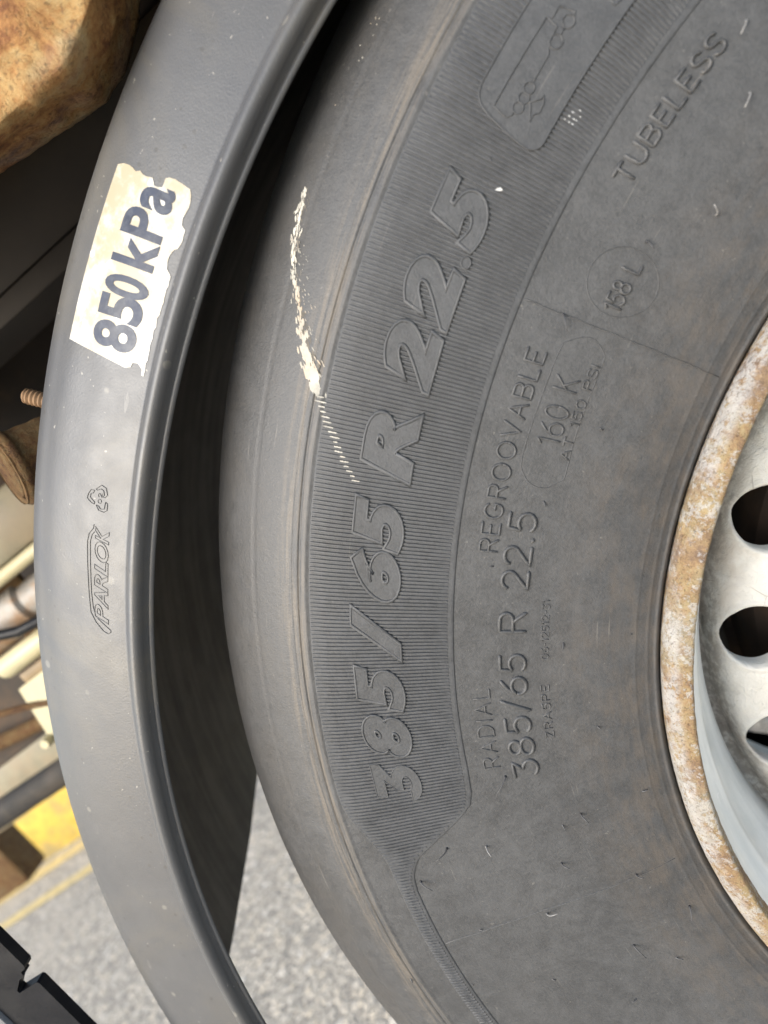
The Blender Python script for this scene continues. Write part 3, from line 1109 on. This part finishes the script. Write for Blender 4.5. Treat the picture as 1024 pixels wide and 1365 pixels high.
for ch, a0, a1, rb, rc in [('8', 18.2, 19.5, .5556, .5797), ('5', 19.55, 20.75, .5556, .5797), ('0', 20.68, 21.65, .5555, .5797), ('k', 22.12, 23.42, .5566, .5797), ('P', 23.45, 24.68, .5568, .5793), ('a', 24.72, 25.85, .5570, .5742)]:
    P, Fc = glyph(ch, offset=.028, res=5)
    lo, hi = P.min(0), P.max(0)
    P, Fc = refine(P, Fc, .2)
    u = (P[:, 0] - lo[0]) / (hi[0] - lo[0]); w = (P[:, 1] - lo[1]) / (hi[1] - lo[1])
    add('printed_numeral' if ch.isdigit() else 'printed_letter', guard_pt(a0 + u * (a1 - a0), rb + w * (rc - rb), .00042), Fc, M['ink'], stk, smooth=False)

# moulded maker's mark and recycling sign
mk = MB()
x = 0
adv = {'P': .62, 'A': .66, 'R': .66, 'L': .56, 'O': .74, 'K': .66}
tot = sum(adv.values())
for ch in 'PARLOK':
    P, Fc = glyph(ch, offset=.02, shear=.3, outline=.016, res=4)
    lo, hi = P.min(0), P.max(0)
    u = (P[:, 0] - lo[0]) / (hi[0] - lo[0]); w = (P[:, 1] - lo[1]) / (hi[1] - lo[1])
    a0 = 4.02 + (9.35 - 4.02) * x / tot
    a1 = 4.02 + (9.35 - 4.02) * (x + adv[ch] * (1.0 if ch == 'K' else 1.3 if ch == 'P' else 1.12)) / tot
    mk.add(guard_pt(a0 + u * (a1 - a0), .5556 + w * .0082, .0001 + P[:, 2] / .016 * .00022), Fc)
    x += adv[ch]
for l in [[(3.589, .5546), (3.493, .5562), (3.6, .5588), (4.077, .5632), (4.607, .5661), (5.657, .5669), (7.382, .5678), (8.471, .5681), (8.891, .5673), (9.209, .5649), (9.416, .5646)],
          [(3.589, .5546), (3.7, .5545), (4.215, .5612), (4.433, .5634), (4.916, .5646), (5.682, .5654), (7.411, .5661), (8.501, .5664), (8.859, .5655), (9.029, .5642)]]:
    mk.add(*ribbon(guard_pt, dens(l), .00042, .00034))
mk.build('moulded_logo', M['guard_edge'], guard)
rc_ = MB()
for l in [[(10.474, .5653), (10.535, .5672), (10.719, .5696), (10.961, .5691), (11.185, .5678), (11.198, .5656), (11.054, .5662), (10.991, .5676), (10.789, .5678), (10.58, .5651)],
          [(11.278, .5649), (11.541, .5619), (11.434, .5592), (11.091, .5581), (10.93, .5595), (10.932, .5609), (11.053, .5599), (11.273, .5605), (11.34, .562), (11.229, .5641)],
          [(10.708, .5589), (10.632, .5577), (10.294, .5578), (10.157, .5595), (10.197, .5625), (10.464, .5642), (10.428, .5627), (10.286, .5615), (10.33, .5593), (10.569, .5591)]]:
    rc_.add(*ribbon(guard_pt, l, .00042, .00036, closed=True))
for l in text_strokes('02', 10.58, 11.1, .5612, .5632, .3):
    rc_.add(*ribbon(guard_pt, l, .0003, .00028))
rc_.build('recycling_sign', M['guard_edge'], guard)

# threaded stud and stay tube behind the guard
GCX, GCZ = T([[-.0205, .0593, 0]])[0][[0, 2]]


def around_guard(px, pz, rho):
    d = np.array([px - GCX, pz - GCZ]); d /= np.linalg.norm(d)
    return GCX + d[0] * rho, GCZ + d[1] * rho


s0 = around_guard(-.4465, .458, .6135)
s1 = around_guard(-.4465, .458, .6385)
pts, rads = [], []
n = 60
for k in range(n + 1):
    t = k / n
    pts.append((s0[0] + (s1[0] - s0[0]) * t, .060, s0[1] + (s1[1] - s0[1]) * t))
    ph = (k % 6) / 6
    rads.append((.0047 - .0007 * abs(ph * 2 - 1)) * (1 if t < .93 else 1 - (t - .93) * 5))
V, F = tube(pts, rads, 18)
tag(add('threaded_stud', V, F, M['stud_rust'], sharp=50), 'short rusty threaded stud sticking out above the rusty tube', 'bolt')

tb = MB()
ax0, ax1 = np.array((-.500, .076, .4420)), np.array((-.449, .128, .4315))
pts, rads = [], []
for k in range(40):
    t = k / 39
    pts.append(ax0 + (ax1 - ax0) * t)
    rads.append(.0225 * (1 + .03 * noise.noise(Vector((t * 9, 0, 0)))))
V, F = tube(pts, rads, 48, cap=False)
V = np.array(V)
c = np.repeat(np.array(pts), 48, 0)
nn = V - c
nn /= np.linalg.norm(nn, axis=1)[:, None]
V = V + nn * np.array([noise.fractal(Vector(v * 130), .9, 2, 4) for v in V])[:, None] * .0007
tb.add(V, F)
d = (ax1 - ax0) / np.linalg.norm(ax1 - ax0)
V2, F2 = tube([ax0 + d * .0005, ax0, ax0 + d * .012, ax0 + d * .03], [.0222, .0178, .0172, .0165], 48, cap=False)
tb.add(V2, F2)
root = empty('stay_tube', (-.5, .08, .90), 'thick rusty steel stay tube behind the mudguard edge', 'tube')
tb.build('pipe', M['tube_rust'], root)
V, F = tube([ax0 + d * .0195, ax0 + d * .020, ax0 + d * .026], [.005, .0166, .0166], 32)
add('end_plug', V, F, M['cream'], root)
V, F = tube([ax0 + d * k for k in (.001, .003, .006, .008)], [.0226, .0242, .0242, .0226], 48, cap=False)
add('collar', V, F, M['tube_rust'], root)

# ------------------------------------------------------------------ rusty beam end, chassis rail, deck
root = empty('rusty_beam', (-.42, .03, HC + .53), 'thick rusty steel beam end above the sticker', 'beam')
sec = []
for k in range(24):
    t = k / 23
    sec.append((.004 - .006 * t, .5305 + .125 * (1 - t)))         # front face, top to bottom
sec_b = [(.000 + .052 * k / 14, .530 + .0068 * k / 14) for k in range(1, 15)]
sec_k = [(.052 - .0 * k, .537 + .118 * k / 8) for k in range(1, 9)]
sec = np.array(sec + sec_b + sec_k)
xs = np.r_[np.linspace(-.62, -.34, 90), np.linspace(-.337, -.2595, 46)]
VV = []
for x in xs:
    t = np.clip((x + .322) / .064, 0, 1)
    lift = .034 * t**2.2
    y = sec[:, 0] + .006 * t * t * (sec[:, 0] < .02)
    z = np.where(sec[:, 1] < .60, sec[:, 1] + lift * (1 - (sec[:, 1] - .53) / .075), sec[:, 1])
    z = z + np.clip(-.31 - x, 0, .3) * (.06 + .10 * np.clip(sec[:, 0] / .05, 0, 1)) * (sec[:, 1] < .60)
    VV.append(np.c_[np.full(len(sec), x), y, z])
VV = np.stack(VV)
dx = np.gradient(VV, axis=0); dsec = np.gradient(VV, axis=1)
nn = np.cross(dsec, dx); nn /= np.maximum(np.linalg.norm(nn, axis=2), 1e-9)[..., None]
if nn[40, 10, 1] > 0: nn = -nn
flat = VV.reshape(-1, 3)
amp = np.array([noise.fractal(Vector(p * 60), .8, 2.0, 6) * .0022 + noise.fractal(Vector(p * 24 + 7), 1, 2, 3) * .0009 for p in flat])
flat = flat + nn.reshape(-1, 3) * amp[:, None]
F = grid_faces(len(xs), len(sec))
F.append(tuple((len(xs) - 1) * len(sec) + k for k in range(len(sec))))
add('beam_body', flat, F, M['beam_rust'], root)
V, F = tube([(-.262, .0, .575), (-.258, -.001, .578), (-.2535, -.001, .581), (-.2515, -.001, .582)], [.011, .0125, .0115, .006], 20)
add('plug_weld', V, F, M['beam_rust'], root)

root = empty('chassis_rail', (-.9, .275, HC + .571), 'dark dusty chassis rail running behind the rusty beam', 'chassis rail')
V, F = box(-1.6, -.17, .247, .31, .571, .5895, .002); add('lower_flange', V, F, M['chassis'], root, sharp=40)
V, F = box(-1.6, -.17, .251, .306, .592, .665, .002); add('web', V, F, M['chassis'], root, sharp=40)
V, F = box(-1.0, 1.3, .02, 1.5, .668, .72, .004)
tag(add('trailer_deck', V, F, M['dark_steel'], sharp=40), 'dark trailer deck over the wheel, above the top edge', 'deck')
V, F = box(-.238, 1.3, -.055, .018, .570, .667, .003)  # unseen bar, added to shade the upper tyre and mudguard
tag(add('shade_bar', V, F, M['dark_steel'], sharp=40), 'unseen dark bar added above the tyre for shade', 'shade bar')

# dark frame and pale painted parts behind, out of focus
V, F = box(-1.35, .9, .56, .64, .235, .667, .006)
tag(add('frame_plate', V, F, M['dark_steel'], sharp=40), 'dark steel frame plate deep behind the mudguard', 'plate')
V, F = box(-1.05, -.64, .345, .40, .436, .50, .006)
tag(add('cross_member', V, F, M['khaki'], sharp=40), 'khaki painted cross member just below the rusty tube', 'cross member')
V, F = tube([(-1.05, .338, .427), (-.64, .338, .427)], .0075, 14)
tag(add('pale_pipe', V, F, M['cream'], sharp=50), 'thin cream pipe running along under the khaki cross member', 'pipe')
V, F = tube([(-1.0, .372, .392), (-.80, .372, .392), (-.77, .372, .392), (-.765, .372, .392), (-.69, .372, .392)], [.027, .027, .027, .022, .022], 28)
tag(add('brake_chamber', V, F, M['greyw'], sharp=40), 'chalky grey rust streaked brake chamber behind the mudguard edge', 'brake chamber')
V, F = box(-1.05, -.72, .360, .41, .350, .3635, .003)
tag(add('tan_bracket', V, F, M['tan'], sharp=40), 'tan painted flat bracket under the grey brake chamber', 'bracket')
V, F = tube([(-.8435, .352, .350), (-.840, .352, .350), (-.836, .352, .350), (-.74, .352, .350)], [.007, .0105, .0125, .0125], 24)
tag(add('cream_cylinder', V, F, M['cream'], sharp=60), 'short glossy cream cylinder stub left of the mudguard', 'cylinder')
V, F = box(-.835, -.72, .356, .40, .322, .335, .002)
tag(add('tan_spacer', V, F, M['tan'], sharp=40), 'narrow tan spacer bar between cream cylinder and cream gusset', 'spacer')
gp = np.array([(-.838, .3225), (-.765, .3225), (-.765, .20), (-.852, .259)])
n = len(gp)
V = [(x, .346, z) for x, z in gp] + [(x, .356, z) for x, z in gp]
F = [(0, 1, 2, 3), (7, 6, 5, 4)] + [(i, (i + 1) % n, n + (i + 1) % n, n + i)[::-1] for i in range(n)]
tag(add('cream_gusset', V, F, M['cream'], smooth=False), 'cream triangular gusset plate tapering down behind the mudguard', 'gusset')
V, F = tube([(-.853, .335, .2565), (-.853, .342, .2565), (-.853, .352, .2565)], [.005, .0065, .0065], 12)
tag(add('bolt_head', V, F, M['cream'], sharp=40), 'small cream bolt head at the tip of the cream gusset', 'bolt')
V, F = tube([(-1.45, .50, .20), (-1.0, .50, .185), (-.85, .50, .175)], .020, 16)
tag(add('black_hose', V, F, M['tread'], sharp=50), 'thick black hose crossing below the cream gusset', 'hose')
V, F = box(-2.4, -1.2, 1.05, 1.2, .04, .2, .01)
tag(add('khaki_beam', V, F, M['khaki'], sharp=40), 'blurred khaki beam behind the black hose', 'beam')

V, F = box(-2.85, -2.34, 1.5, 1.62, -.26, .03, .02)
tag(add('timber_block', V, F, M['tube_rust'], sharp=40), 'dark brown blurred timber block in front of the yellow kerb', 'block')

hz = [('air_hose', [(-1.0, .33, .47), (-.86, .325, .41), (-.77, .325, .372), (-.70, .33, .36)], .006, 'flap', 'thin black air hose crossing in front of the grey brake chamber', 'hose'),
      ('brake_pipe', [(-1.02, .35, .34), (-.90, .345, .322), (-.84, .345, .30), (-.80, .35, .28)], .004, 'tube_rust', 'thin rusty brake pipe bending below the cream cylinder', 'pipe'),
      ('rusty_rod', [(-1.25, .54, .30), (-1.05, .535, .262), (-.86, .53, .235)], .011, 'tube_rust', 'rusty round rod along the bottom of the dark frame plate', 'rod')]
for nm, pts, rad, mt, lab, cat in hz:
    V, F = tube(pts, rad, 14)
    tag(add(nm, V, F, M[mt], sharp=60), lab, cat)
V, F = box(-.80, -.755, .362, .37, .36, .43, .002)
tag(add('clamp_plate', V, F, M['tube_rust'], sharp=40), 'small rusty clamp plate around the grey brake chamber', 'plate')

# ------------------------------------------------------------------ mud flap at the lower left
root = empty('mud_flap', (-.675, .0, HC - .2), 'black rubber mud flap edge with a torn notch, lower left corner', 'mud flap')
out = [(-.6553, .30), (-.6553, .232), (-.6555, .2065), (-.6570, .2045), (-.6605, .2042), (-.6612, .2015), (-.6655, .2005), (-.6725, .1955), (-.6722, .1935), (-.6580, .1934), (-.6568, .1920), (-.6575, .15), (-.6595, -.10), (-.692, -.10), (-.692, .30)]
Q = np.array(out)
n = len(Q)
V = [(x, -.003, z) for x, z in Q] + [(x, .004, z) for x, z in Q]
F = [tuple(range(n))[::-1], tuple(range(n, 2 * n))] + [(i, (i + 1) % n, n + (i + 1) % n, n + i) for i in range(n)]
add('flap_sheet', V, F, M['flap'], root, smooth=False)
V, F = box(-.76, -.6925, -.006, .002, -.10, .30, .002)
add('clamp_strip', V, F, M['flap_grey'], root, sharp=40)
